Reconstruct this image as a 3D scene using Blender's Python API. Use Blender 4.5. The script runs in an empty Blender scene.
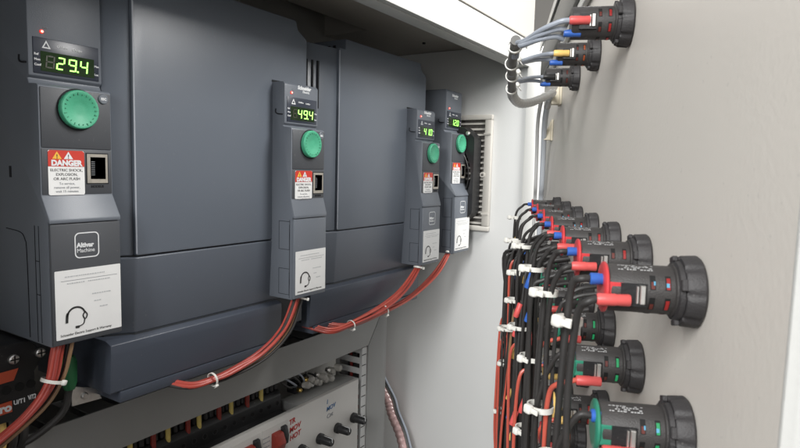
import bpy, bmesh, math, random
from mathutils import Vector, Matrix
random.seed(7)
S = bpy.context.scene
COL = S.collection
PI = math.pi

# ------------------------------------------------------------------ materials
def mat(name, col, rough=.5, metal=0., bump=0., bscale=600., var=0., vscale=8., emit=None, es=0., trans=0., coat=0., ior=1.45, dirt=0.):
    m = bpy.data.materials.new(name); m.use_nodes = True
    nt = m.node_tree; b = nt.nodes['Principled BSDF']
    b.inputs['Base Color'].default_value = (*col, 1)
    b.inputs['Roughness'].default_value = rough
    b.inputs['Metallic'].default_value = metal
    b.inputs['IOR'].default_value = ior
    b.inputs['Coat Weight'].default_value = coat
    b.inputs['Transmission Weight'].default_value = trans
    if emit:
        b.inputs['Emission Color'].default_value = (*emit, 1); b.inputs['Emission Strength'].default_value = es
    tc = nt.nodes.new('ShaderNodeTexCoord')
    if var or dirt:
        n = nt.nodes.new('ShaderNodeTexNoise'); n.inputs['Scale'].default_value = vscale; n.inputs['Detail'].default_value = 6
        nt.links.new(tc.outputs['Object'], n.inputs['Vector'])
        r = nt.nodes.new('ShaderNodeMapRange'); r.inputs[1].default_value = .3; r.inputs[2].default_value = .7
        r.inputs[3].default_value = 1 - var; r.inputs[4].default_value = 1 + var
        nt.links.new(n.outputs[0], r.inputs[0])
        mx = nt.nodes.new('ShaderNodeVectorMath'); mx.operation = 'SCALE'; mx.inputs[0].default_value = col
        nt.links.new(r.outputs[0], mx.inputs['Scale'])
        out = mx.outputs[0]
        if dirt:
            n2 = nt.nodes.new('ShaderNodeTexNoise'); n2.inputs['Scale'].default_value = 260; n2.inputs['Detail'].default_value = 2
            nt.links.new(tc.outputs['Object'], n2.inputs['Vector'])
            r2 = nt.nodes.new('ShaderNodeMapRange'); r2.inputs[1].default_value = .69; r2.inputs[2].default_value = .76
            r2.inputs[3].default_value = 0; r2.inputs[4].default_value = dirt
            nt.links.new(n2.outputs[0], r2.inputs[0])
            mm = nt.nodes.new('ShaderNodeMix'); mm.data_type = 'RGBA'
            nt.links.new(r2.outputs[0], mm.inputs[0]); nt.links.new(out, mm.inputs[6]); mm.inputs[7].default_value = (.45, .43, .4, 1)
            out = mm.outputs[2]
        nt.links.new(out, b.inputs['Base Color'])
        rr = nt.nodes.new('ShaderNodeMapRange'); rr.inputs[3].default_value = rough - .02; rr.inputs[4].default_value = rough + .02
        nt.links.new(n.outputs[0], rr.inputs[0]); nt.links.new(rr.outputs[0], b.inputs['Roughness'])
    if bump:
        n = nt.nodes.new('ShaderNodeTexNoise'); n.inputs['Scale'].default_value = bscale; n.inputs['Detail'].default_value = 3
        nt.links.new(tc.outputs['Object'], n.inputs['Vector'])
        bp = nt.nodes.new('ShaderNodeBump'); bp.inputs['Strength'].default_value = bump; bp.inputs['Distance'].default_value = .0006
        nt.links.new(n.outputs[0], bp.inputs['Height']); nt.links.new(bp.outputs[0], b.inputs['Normal'])
    return m

M = dict(
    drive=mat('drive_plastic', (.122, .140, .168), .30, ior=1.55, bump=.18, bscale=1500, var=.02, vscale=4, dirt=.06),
    drive_shaded=mat('shaded_cover_plastic', (.090, .102, .124), .34, ior=1.5, bump=.18, bscale=1500, var=.02, vscale=4, dirt=.08),  # darker copy of the drive plastic, paints in shade on the lower cover
    shroud=mat('shaded_shroud_plastic', (.062, .072, .094), .36, bump=.18, bscale=1500, var=.02, vscale=4, dirt=.08),  # darker still, shade at the foot of the drives put into the colour
    edge_highlight=mat('edge_highlight_plastic', (.36, .38, .42), .28, ior=1.5),  # pale tone paints the bright highlight along the front edge
    drive_dark=mat('drive_dark_plastic', (.040, .044, .050), .42, bump=.25, bscale=1400, var=.08, vscale=9, dirt=.10),
    column=mat('keypad_plastic', (.135, .150, .174), .36, bump=.25, bscale=1500, var=.05, vscale=10, dirt=.06),
    keyface=mat('keypad_face', (.064, .068, .076), .46, bump=.2, bscale=1600, var=.05, dirt=.08),
    bezel=mat('bezel_plastic', (.028, .034, .05), .3, var=.05),
    window=mat('display_window', (.008, .012, .008), .12, emit=(.10, .30, .03), es=.05),
    groove=mat('groove_shadow_gap', (.012, .013, .016), .8),
    digit=mat('lit_digit', (.4, .9, .2), .4, emit=(.34, 1., .14), es=1.9),
    digit_off=mat('unlit_digit', (.05, .05, .035), .4),
    led=mat('red_lamp_lit', (.9, .2, .2), .4, emit=(1, .16, .12), es=6),
    led_rim=mat('red_lamp_rim', (.7, .05, .04), .4, emit=(1, .05, .03), es=.8),
    dial=mat('green_dial', (.065, .36, .21), .5, bump=.1, var=.05, vscale=60),
    white_print=mat('white_print', (.72, .73, .74), .5),
    soft_print=mat('soft_white_print', (.42, .42, .42), .5),
    grey_print=mat('grey_print', (.26, .27, .29), .5),
    black_print=mat('black_print', (.03, .03, .03), .5),
    label=mat('label_paper', (.78, .78, .77), .42, var=.03, vscale=30),
    label_red=mat('danger_red', (.55, .045, .03), .4),
    label_yellow=mat('danger_yellow', (.8, .45, .06), .4),
    orange=mat('orange_print', (.50, .085, .04), .45),
    socket=mat('socket_shell', (.42, .39, .34), .35, metal=.3, var=.1, vscale=200),
    black=mat('black_plastic', (.016, .016, .017), .4, bump=.2, bscale=900, var=.15, vscale=40, dirt=.15),
    lampblack=mat('lamp_body_plastic', (.040, .037, .036), .5, bump=.35, bscale=1800, var=.2, vscale=60, dirt=.22),
    nutblack=mat('lamp_nut_plastic', (.032, .030, .031), .55, bump=.35, bscale=1200, var=.2, vscale=60, dirt=.2),
    deep=mat('deep_black', (.004, .004, .004), .7),
    wall=mat('cabinet_wall_paint', (.66, .665, .655), .42, bump=.22, bscale=420, var=.025, vscale=5),
    door=mat('door_paint', (.66, .625, .575), .42, bump=.16, bscale=340, var=.025, dirt=.4, vscale=5),
    frame=mat('frame_paint', (.55, .55, .53), .4, bump=.2, bscale=420, var=.02),
    ceiling=mat('roof_underside_paint', (.38, .355, .32), .55, bump=.2, bscale=400, var=.06, vscale=6),
    room=mat('room_wall_paint', (.42, .40, .37), .8, bump=.3, bscale=60, var=.03, vscale=3),
    gasket=mat('gasket_grey', (.15, .148, .14), .5, bump=.2, bscale=400, var=.08),
    duct=mat('trunking_pvc', (.27, .27, .262), .36, bump=.15, bscale=300, var=.06, vscale=5, dirt=.05),
    ductfin=mat('trunking_fingers_pvc', (.58, .58, .57), .4, var=.05),
    panelw=mat('panel_white', (.56, .545, .52), .42, bump=.15, bscale=500, var=.04, vscale=9),
    plate=mat('mounting_plate', (.35, .34, .32), .4, metal=.5, var=.05),
    wblack=mat('wire_black', (.030, .028, .027), .5, bump=.2, bscale=400, var=.2, vscale=50),
    wred=mat('wire_red', (.40, .062, .045), .34, var=.08, vscale=50),
    wdark=mat('wire_dark_red', (.32, .045, .035), .36, var=.08, vscale=50),
    wsalmon=mat('wire_salmon', (.50, .095, .065), .34, var=.08, vscale=50),
    wgrey=mat('wire_grey', (.30, .33, .38), .35, var=.06, vscale=50),
    palecable=mat('pale_cable', (.50, .53, .57), .35, var=.05),
    wbrown=mat('wire_brown', (.25, .15, .08), .4, var=.1),
    tred=mat('terminal_red', (.60, .09, .085), .4, bump=.3, bscale=300, var=.12, vscale=90),
    tblue=mat('terminal_blue', (.035, .12, .45), .4, bump=.3, bscale=300, var=.12, vscale=90),
    tyellow=mat('terminal_yellow', (.78, .52, .16), .4, var=.08, vscale=90),
    tblack=mat('terminal_black', (.02, .02, .02), .4),
    discred=mat('disc_red', (.52, .045, .05), .3, var=.1, vscale=90),
    discgreen=mat('disc_green', (.03, .20, .13), .3, var=.1, vscale=90),
    glow_red=mat('glow_red', (.20, .012, .012), .4, emit=(1., .05, .04), es=.07),
    glow_orange=mat('glow_orange', (.22, .05, .015), .4, emit=(1., .18, .05), es=.05),
    glow_green=mat('glow_green', (.012, .16, .06), .4, emit=(.05, 1., .35), es=.13),
    glow_dim=mat('glow_dim_red', (.10, .02, .015), .4),
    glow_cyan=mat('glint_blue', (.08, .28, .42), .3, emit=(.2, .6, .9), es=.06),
    metal=mat('zinc_metal', (.74, .72, .69), .42, metal=1., var=.08, vscale=200),
    brass=mat('brass_metal', (.65, .45, .15), .3, metal=1.),
    tie=mat('nylon_tie', (.74, .73, .68), .4, coat=.1),
    mount=mat('nylon_mount', (.66, .60, .47), .45),
    spiral=mat('spiral_wrap', (.62, .62, .60), .25, trans=.35),
    spiralpink=mat('spiral_wrap_pink', (.48, .32, .31), .22, var=.2, vscale=120, coat=.4),
    grille=mat('grille_plastic', (.50, .48, .44), .5, var=.04),
    filter=mat('filter_mat', (.13, .12, .11), .9, bump=.8, bscale=300, var=.3, vscale=150),
    clear=mat('clear_cover', (.62, .60, .56), .12, trans=.5, ior=1.3),
    greenc=mat('green_connector', (.02, .12, .045), .4, var=.1),
    ferr_y=mat('ferrule_yellow', (.62, .48, .14), .45, var=.1, vscale=90),
    ferr_r=mat('ferrule_red', (.24, .03, .02), .45, var=.1, vscale=90),
    ink_red=mat('ink_red', (.42, .02, .02), .5), ink_blue=mat('ink_blue', (.04, .14, .32), .5), ink_green=mat('ink_green', (.05, .28, .12), .5),
)

# ------------------------------------------------------------------ helpers
def finish(bm, name, m, parent=None, smooth=True, ang=35):
    bmesh.ops.recalc_face_normals(bm, faces=bm.faces[:])
    me = bpy.data.meshes.new(name); bm.to_mesh(me); bm.free()
    me.materials.append(m)
    if smooth:
        for p in me.polygons: p.use_smooth = True
        try: me.set_sharp_from_angle(angle=math.radians(ang))
        except Exception: pass
    o = bpy.data.objects.new(name, me); COL.objects.link(o)
    if parent: o.parent = parent
    return o
def thing(name, label, cat, loc=(0, 0, 0), rz=0., group=None):
    o = bpy.data.objects.new(name, None); COL.objects.link(o); o.empty_display_size = .02
    o.location = loc; o.rotation_euler = (0, 0, rz); o['label'] = label; o['category'] = cat
    if group: o['group'] = group
    return o
def tag(o, label, cat, group=None):
    o['label'] = label; o['category'] = cat
    if group: o['group'] = group
    return o
def struct(o): o['kind'] = 'structure'; return o
def box(bm, x0, x1, y0, y1, z0, z1, bev=0., seg=2):
    t = bmesh.new(); bmesh.ops.create_cube(t, size=1)
    for v in t.verts: v.co = Vector(((x0+x1)/2+v.co.x*(x1-x0), (y0+y1)/2+v.co.y*(y1-y0), (z0+z1)/2+v.co.z*(z1-z0)))
    if bev: bmesh.ops.bevel(t, geom=t.edges[:], offset=bev, segments=seg, profile=.5, affect='EDGES')
    merge(bm, t)
def merge(bm, t):
    me = bpy.data.meshes.new('t'); t.to_mesh(me); t.free(); bm.from_mesh(me); bpy.data.meshes.remove(me)
def prism(bm, pts, axis, a, b, bev=0., seg=2):
    """pts: polygon in the two axes left after `axis` (in x,y,z order); extruded from a to b."""
    t = bmesh.new()
    def mk(p, c):
        return {'x': (c, p[0], p[1]), 'y': (p[0], c, p[1]), 'z': (p[0], p[1], c)}[axis]
    v0 = [t.verts.new(mk(p, a)) for p in pts]; v1 = [t.verts.new(mk(p, b)) for p in pts]
    t.faces.new(v0); t.faces.new(v1[::-1])
    n = len(pts)
    for i in range(n): t.faces.new((v0[i], v0[(i+1) % n], v1[(i+1) % n], v1[i]))
    bmesh.ops.recalc_face_normals(t, faces=t.faces[:])
    if bev: bmesh.ops.bevel(t, geom=t.edges[:], offset=bev, segments=seg, profile=.5, affect='EDGES', clamp_overlap=True)
    merge(bm, t)
def lathe(bm, prof, c=(0, 0, 0), axis='x', n=40, rf=None):
    """prof: list of (distance along axis, radius)"""
    rings = []
    for (a, r) in prof:
        ring = []
        for k in range(n):
            t = 2*PI*k/n; rr = r*(rf(k, n, a) if rf else 1)
            u, w = rr*math.cos(t), rr*math.sin(t)
            p = {'x': (a, u, w), 'y': (u, a, w), 'z': (u, w, a)}[axis]
            ring.append(bm.verts.new((p[0]+c[0], p[1]+c[1], p[2]+c[2])))
        rings.append(ring)
    for i in range(len(rings)-1):
        for k in range(n):
            bm.faces.new((rings[i][k], rings[i][(k+1) % n], rings[i+1][(k+1) % n], rings[i+1][k]))
    bm.faces.new(rings[0]); bm.faces.new(rings[-1][::-1])
def smoothpath(pts, sub=6):
    P = [Vector(p) for p in pts]
    if len(P) < 3: return P
    Q = [P[0]*2-P[1]]+P+[P[-1]*2-P[-2]]; out = []
    for i in range(1, len(Q)-2):
        for k in range(sub):
            t = k/sub
            out.append(.5*((2*Q[i])+(Q[i+1]-Q[i-1])*t+(2*Q[i-1]-5*Q[i]+4*Q[i+1]-Q[i+2])*t*t+(3*Q[i]-Q[i-1]-3*Q[i+1]+Q[i+2])*t**3))
    out.append(P[-1]); return out
def tube(bm, pts, r, n=10, sub=6, rfun=None):
    P = smoothpath(pts, sub); rings = []; up = None
    for i, p in enumerate(P):
        d = (P[min(i+1, len(P)-1)]-P[max(i-1, 0)])
        if d.length < 1e-9: d = Vector((0, 0, 1))
        d.normalize()
        if up is None: up = d.orthogonal().normalized()
        up = (up-d*up.dot(d))
        up = up.normalized() if up.length > 1e-6 else d.orthogonal().normalized()
        s = d.cross(up); rr = r*(rfun(i, len(P)) if rfun else 1)
        rings.append([bm.verts.new(p+(up*math.cos(2*PI*k/n)+s*math.sin(2*PI*k/n))*rr) for k in range(n)])
    for i in range(len(rings)-1):
        for k in range(n): bm.faces.new((rings[i][k], rings[i][(k+1) % n], rings[i+1][(k+1) % n], rings[i+1][k]))
    bm.faces.new(rings[0][::-1]); bm.faces.new(rings[-1])
def text(body, size, x, y, z, m, parent, name='lettering', shear=0., bold=0., align='LEFT', wscale=1., rot=0., ext=.0002):
    """lettering on a surface facing local +x: reads along +y, up = +z"""
    cu = bpy.data.curves.new('t', 'FONT'); cu.body = body; cu.size = size; cu.extrude = ext; cu.shear = shear; cu.offset = bold
    cu.align_x = align; cu.resolution_u = 3
    o = bpy.data.objects.new('t', cu); COL.objects.link(o)
    dg = bpy.context.evaluated_depsgraph_get(); dg.update()
    me = bpy.data.meshes.new_from_object(o.evaluated_get(dg)); bpy.data.objects.remove(o); bpy.data.curves.remove(cu)
    c, s = math.cos(rot), math.sin(rot)
    for v in me.vertices:
        a, b, d = v.co; a *= wscale
        a, b = a*c-b*s, a*s+b*c
        v.co = (x+d, y+a, z+b)
    me.materials.clear(); me.materials.append(m); me.name = name
    q = bpy.data.objects.new(name, me); COL.objects.link(q); q.parent = parent
    return q

# ------------------------------------------------------------------ drives
SEG = {'0': 'abcdef', '1': 'bc', '2': 'abged', '4': 'fgbc', '9': 'abcdfg', '8': 'abcdefg'}
def digit(bm, ch, y, z, w, h, x):
    t = w*.165; sh = .10
    def bar(y0, y1, z0, z1):
        pts = [(y0, z0), (y1, z0), (y1, z1), (y0, z1)]
        pts = [(y+a+sh*b, z+b) for a, b in pts]
        prism(bm, pts, 'x', x, x+.0004)
    g = t*.25
    R = {'a': (t+g, w-t-g, h-t, h), 'd': (t+g, w-t-g, 0, t), 'g': (t+g, w-t-g, h/2-t/2, h/2+t/2), 'f': (0, t, h/2+g, h-g), 'b': (w-t, w, h/2+g, h-g), 'e': (0, t, g, h/2-g), 'c': (w-t, w, g, h/2-g)}
    for s in SEG[ch]: bar(*R[s])

def keypad(root, W, zt, zm, zd, zr, zb, zc, ze, xm, xd, back, digits, dot, logo, name_z, y=0., sidecover=True):
    """control column: local x=0 is the front of the lower flap, y runs along the row"""
    D = M
    bm = bmesh.new()
    prof = [(back, ze), (-.004, ze), (-.004, zc+.002), (0, zc), (0, zc+.004), (xd, zb), (xd, zd-.002), (xd-.003, zd), (xm-.001, zd+.001), (xm-.004, zm-.0015), (xm, zm+.001), (xm, zt-.004), (xm-.003, zt), (back, zt)]
    prism(bm, prof, 'y', y, y+W, .0011)
    finish(bm, 'keypad_housing', D['column'], root)
    # dial face plate (slightly darker) from dial top to socket bottom
    bm = bmesh.new(); box(bm, xd-.002, xd+.0012, y+.0015, y+W-.001, zr+.0004, zd-.003, .0012)
    fp = finish(bm, 'dial_plate', D['keyface'], root)
    bm = bmesh.new(); box(bm, xd-.002, xd+.0006, y+.0012, y+W-.001, zb+.001, zr-.0004, .0006)
    finish(bm, 'socket_plate', D['keyface'], root)
    # bezel
    bm = bmesh.new(); h0, h1 = zm+.0035, zm+.0395
    box(bm, xm-.001, xm+.0009, y+.0045, y+W-.0035, h0, h1, .0007)
    bz = finish(bm, 'display_bezel', D['bezel'], root)
    bm = bmesh.new(); box(bm, xm+.0006, xm+.0012, y+.0115, y+W-.009, zm+.0065, zm+.0262)
    w = finish(bm, 'display_window', D['window'], bz)
    bm = bmesh.new(); digit(bm, '8', y+.0155, zm+.0098, .0088, .0128, xm+.0013); finish(bm, 'unlit_digit', D['digit_off'], bz)
    bm = bmesh.new()
    for i, ch in enumerate(digits): digit(bm, ch, y+.0262+i*.0121, zm+.0098, .0084, .0128, xm+.0013)
    dy = y+.0262+dot*.0121+.0094
    box(bm, xm+.0013, xm+.0017, dy, dy+.0017, zm+.0096, zm+.0113)
    finish(bm, 'lit_digits', D['digit'], bz)
    # triangle mark, little words
    bm = bmesh.new(); cy, cz = y+.0172, zm+.0305
    o_ = [(cy-.0044, cz-.0012), (cy+.0044, cz-.0012), (cy, cz+.0068)]
    c_ = Vector((cy, cz+.0015)); i_ = [tuple(c_+(Vector(p)-c_)*.55) for p in o_]
    vo = [bm.verts.new((xm+.0013, *p)) for p in o_]; vi = [bm.verts.new((xm+.0013, *p)) for p in i_]
    for k in range(3): bm.faces.new((vo[k], vo[(k+1) % 3], vi[(k+1) % 3], vi[k]))
    finish(bm, 'triangle_mark', D['white_print'], bz, smooth=False)
    text('CANRun', .0030, xm+.0011, y+.0275, zm+.0322, D['white_print'], bz, bold=.00006)
    text('CANErr', .0030, xm+.0011, y+.0435, zm+.0316, D['white_print'], bz, bold=.00006)
    for k, wd in enumerate(('Ref', 'Mon', 'Conf')): text(wd, .0032, xm+.0011, y+.0052, zm+.0215-k*.0052, D['white_print'], bz, bold=.00008)
    for k, wd in enumerate(('Man', 'Loc')): text(wd, .0030, xm+.0011, y+W-.0088, zm+.0182-k*.0088, D['white_print'], bz, bold=.00008)
    # status lamp
    bm = bmesh.new(); lathe(bm, [(xm-.001, .0020), (xm+.0008, .0020), (xm+.0015, .0012)], (0, y+.0135, zm+.0455), n=16)
    l = finish(bm, 'status_light', D['led_rim'], root)
    bm = bmesh.new(); lathe(bm, [(xm, .0012), (xm+.0019, .0012)], (0, y+.0135, zm+.0455), n=12); finish(bm, 'status_glow', D['led'], l)
    text('NST', .0024, xm+.0003, y+.0150, zm+.0492, D['grey_print'], root, bold=.00004)
    if name_z:
        text('Schneider', .0072, xm+.0002, y+.0270, name_z, D['white_print'], root, bold=.0004, shear=.12)
        text('Electric', .0050, xm+.0002, y+.0375, name_z-.0046, D['white_print'], root, bold=.0001, shear=.12)
    # dial
    cy, cz = y+.0385, zd-.0228; x0 = xd+.0010
    bm = bmesh.new(); lathe(bm, [(x0, .0216), (x0+.0006, .0216), (x0+.0006, .0205)], (0, cy, cz), n=48); finish(bm, 'dial_rim', D['groove'], root)
    bm = bmesh.new()
    lathe(bm, [(x0, .0200), (x0+.0050, .0200), (x0+.0062, .0190), (x0+.0064, .0168), (x0+.0060, .0160), (x0+.0056, .0110), (x0+.0044, .0085), (x0+.0040, .004), (x0+.0040, .0003)], (0, cy, cz), n=72,
          rf=lambda k, n, a: 1-.010*(k % 3 == 0) if a < x0+.0055 else 1)
    dl = finish(bm, 'jog_dial', D['dial'], root)
    bm = bmesh.new()
    for k in range(22):
        a = 2*PI*k/22; ca, sa = math.cos(a), math.sin(a)
        p0 = (cy+.0150*ca, cz+.0150*sa); p1 = (cy+(.0175-(k % 3)*.0008)*ca, cz+(.0175-(k % 3)*.0008)*sa); q = (-sa*.0004, ca*.0004)
        prism(bm, [(p0[0]-q[0], p0[1]-q[1]), (p1[0]-q[0], p1[1]-q[1]), (p1[0]+q[0], p1[1]+q[1]), (p0[0]+q[0], p0[1]+q[1])], 'x', x0+.0058, x0+.0068)
    finish(bm, 'dial_marks', mats_dialmark, dl, smooth=False)
    # esc key
    bm = bmesh.new(); lathe(bm, [(x0-.001, .0056), (x0+.0010, .0054), (x0+.0016, .0046)], (0, y+W-.0095, zd-.0088), n=24); e = finish(bm, 'escape_key', D['column'], root)
    text('ESC', .0036, x0+.0017, y+W-.0095, zd-.0101, D['white_print'], e, bold=.00015, align='CENTER')
    # danger sticker
    xs = xd+.0006; y0, y1, z1 = y+.0072, y+.0440, zr-.0018; z0 = zb+.0005
    bm = bmesh.new(); prism(bm, rrect(y0, y1, z0, z1, .0018), 'x', xs, xs+.0004); st = finish(bm, 'danger_sticker', D['label'], root, smooth=False)
    bm = bmesh.new(); zz = z1-.0165; prism(bm, [(y0, zz), (y1, zz), (y1, z1-.0018), (y1-.0018, z1), (y0+.0018, z1), (y0, z1-.0018)], 'x', xs+.0002, xs+.0006); finish(bm, 'red_band', D['label_red'], st, smooth=False)
    for k, mm in enumerate(('label_yellow', 'white_print')):
        c = y0+.0088+k*.0115; bm = bmesh.new(); prism(bm, [(c-.0047, z1-.0088), (c+.0047, z1-.0088), (c, z1-.0012)], 'x', xs+.0005, xs+.0008); finish(bm, 'warning_triangle', D[mm], st, smooth=False)
        text('!', .0058, xs+.0009, c, z1-.0082, D['black_print'], st, align='CENTER', ext=.0001, bold=.0001)
    text('DANGER', .0078, xs+.0007, (y0+y1)/2, z1-.0155, D['white_print'], st, bold=.00045, align='CENTER', wscale=.98)
    for k, wd in enumerate(('ELECTRIC SHOCK,', 'EXPLOSION,', 'OR ARC FLASH')): text(wd, .0040, xs+.0005, (y0+y1)/2, z1-.0215-k*.0045, D['black_print'], st, align='CENTER', ext=.0001)
    for k, wd in enumerate(('To service,', 'remove all power,', 'wait 15 minutes')): text(wd, .0036, xs+.0005, (y0+y1)/2, z1-.0352-k*.0040, D['grey_print'], st, align='CENTER', ext=.0001)
    # communication socket
    ya, yb, za, zz = y+.0470, y+.0695, zr-.0355, zr-.0045
    bm = bmesh.new(); t = .0022
    box(bm, xs-.0035, xs+.0006, ya, ya+.0035, za, zz); box(bm, xs-.0035, xs+.0006, yb-t, yb, za, zz)
    box(bm, xs-.0035, xs+.0006, ya+.0036, yb-t-.0001, za, za+t+.002); box(bm, xs-.0035, xs+.0006, ya+.0036, yb-t-.0001, zz-t-.001, zz)
    box(bm, xs-.0035, xs-.0008, yb-.0065, yb-t-.0001, za+.0055, za+.0115); box(bm, xs-.0035, xs-.0008, yb-.0065, yb-t-.0001, zz-.0115, zz-.0045)
    so = finish(bm, 'network_socket', D['socket'], root, smooth=False)
    bm = bmesh.new(); box(bm, xs-.0030, xs+.0002, ya+.0030, yb-t+.0002, za+t+.001, zz-t); finish(bm, 'socket_opening', D['deep'], so)
    bm = bmesh.new()
    for k in range(8): box(bm, xs+.0002, xs+.0005, ya+.0045, ya+.0085, za+.0085+k*.0020, za+.0090+k*.0020)
    finish(bm, 'contact_pins', D['grey_print'], so, smooth=False)
    bm = bmesh.new(); box(bm, xs-.002, xs+.0002, ya-.0012, yb+.0012, za-.0012, zz+.0012); finish(bm, 'socket_gap', D['groove'], root)
    text('MODBUS', .0034, xs+.0001, ya+.004, za-.0048, D['groove'], root, bold=.0002)
    # flap
    bm = bmesh.new(); box(bm, -.006, -.0008, y+.0009, y+W-.0006, ze+.0012, zc-.0006, .0012); fl = finish(bm, 'terminal_flap', D['keyface' if not sidecover else 'column'], root)  # nearest drive's flap gets the darker material, its shade painted in
    y0, y1, z1, z0 = y+.0036, y+W-.0016, zc-.0485, ze+.0070
    bm = bmesh.new(); prism(bm, rrect(y0, y1, z0, z1, .0008), 'x', -.0010, -.0004); lb = finish(bm, 'support_sticker', D['label'], fl, smooth=False)
    text('Schneider Electric Support & Warranty', .0036, -.0003, y0+.004, z0+.0028, D['black_print'], lb, ext=.0001, wscale=.95)
    bm = bmesh.new(); box(bm, -.0004, -.0002, y0+.006, y1-.004, z1-.0112, z1-.0108); finish(bm, 'printed_line', D['grey_print'], lb, smooth=False)
    bm = bmesh.new()
    for (a, b, c) in ((.012, .030, .0135), (.034, .058, .0135), (.010, .052, .0062), (.038, .056, .028), (.040, .047, .036), (.046, .055, .043)):
        yy = y0+a
        while yy < y0+b:
            L = random.uniform(.001, .003); box(bm, -.0004, -.0002, yy, yy+L, z1-c-.0012, z1-c); yy += L+.0007
    finish(bm, 'small_print', mats_faint, lb, smooth=False)
    # headset drawing
    bm = bmesh.new(); hy, hz = y0+.0205, z0+.0225; r = .0093
    arc = [(-.0002, hy+r*math.cos(t), hz+r*math.sin(t)) for t in [math.radians(a) for a in range(10, 186, 12)]]
    tube(bm, arc, .0010, n=6, sub=2); tube(bm, [(-.0002, p[1]*1+0, p[2]) for p in arc[-3:]]+[(-.0002, hy-r-.0004, hz-.006)], .0016, n=6, sub=2)
    tube(bm, [(-.0002, hy+r, hz+.003), (-.0002, hy+r+.0022, hz-.001), (-.0002, hy+r, hz-.005), (-.0002, hy+r-.0022, hz-.001), (-.0002, hy+r, hz+.003)], .0008, n=6, sub=3)
    tube(bm, [(-.0002, hy+r-.0005, hz-.005), (-.0002, hy+r-.002, hz-.010), (-.0002, hy+.002, hz-.012)], .0007, n=6, sub=3)
    tube(bm, [(-.0002, hy+.003, hz-.012), (-.0002, hy-.001, hz-.012)], .0014, n=6)
    for v in bm.verts: v.co.x = -.0003+max(-.0004, min(.0003, (v.co.x+.0002)))
    finish(bm, 'headset_drawing', D['black_print'], lb, smooth=False)
    if logo:
        a0, a1, b1, b0 = y+.0245, y+.0505, zc-.0105, zc-.0375
        bm = bmesh.new(); ro = rrect(a0, a1, b0, b1, .005, 6); ri = rrect(a0+.0012, a1-.0012, b0+.0012, b1-.0012, .0040, 6)
        vo = [bm.verts.new((-.0004, *p)) for p in ro]; vi = [bm.verts.new((-.0004, *p)) for p in ri]
        for k in range(len(vo)): bm.faces.new((vo[k], vo[(k+1) % len(vo)], vi[(k+1) % len(vi)], vi[k]))
        finish(bm, 'logo_outline', D['white_print'], fl, smooth=False)
        text('Altivar', .0066, -.0006, a0+.0022, b0+.0115, D['white_print'], fl, bold=.0003)
        text('Machine', .0060, -.0006, a0+.0022, b0+.0060, D['white_print'], fl, wscale=.95)
    # outlines of snap-in covers on the side of the column
    if sidecover:
        bm = bmesh.new(); e = .0004; t = .0006
        for (za, zz) in ((zc-.046, zc-.004), (zc-.113, zc-.074)):
            xa, xb = -.030, -.010
            box(bm, xa, xb, y-e, y+e, zz-t, zz); box(bm, xa, xb, y-e, y+e, za, za+t)
            box(bm, xa-t, xa-.0001, y-e, y+e, za, zz); box(bm, xb+.0001, xb+t, y-e, y+e, za, zz-.005); box(bm, xb+.0001, xb+.0012, y-e, y+e, (za+zz)/2-.004, (za+zz)/2+.004)
        box(bm, -.0095, -.0089, y-e, y+e, ze+.002, zc-.002)
        finish(bm, 'side_cover_joint', D['groove'], root, smooth=False)
    # clip at the side of the display module
    bm = bmesh.new(); tube(bm, [(xm-.017, y-.0006, zm+.022), (xm-.017, y-.0008, zm+.017), (xm-.013, y-.001, zm+.0145), (xm-.003, y-.0008, zm+.0135)], .0009, n=6)
    finish(bm, 'release_clip', D['groove'], root)
mats_dialmark = mat('dial_mark', (.045, .25, .145), .5)
mats_faint = mat('faint_print', (.50, .51, .52), .5)
def rrect(y0, y1, z0, z1, r, n=3):
    pts = []
    for (cy, cz, a) in ((y1-r, z1-r, 0), (y0+r, z1-r, 90), (y0+r, z0+r, 180), (y1-r, z0+r, 270)):
        for k in range(n+1):
            t = math.radians(a+90*k/n); pts.append((cy+r*math.cos(t), cz+r*math.sin(t)))
    return pts

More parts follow.
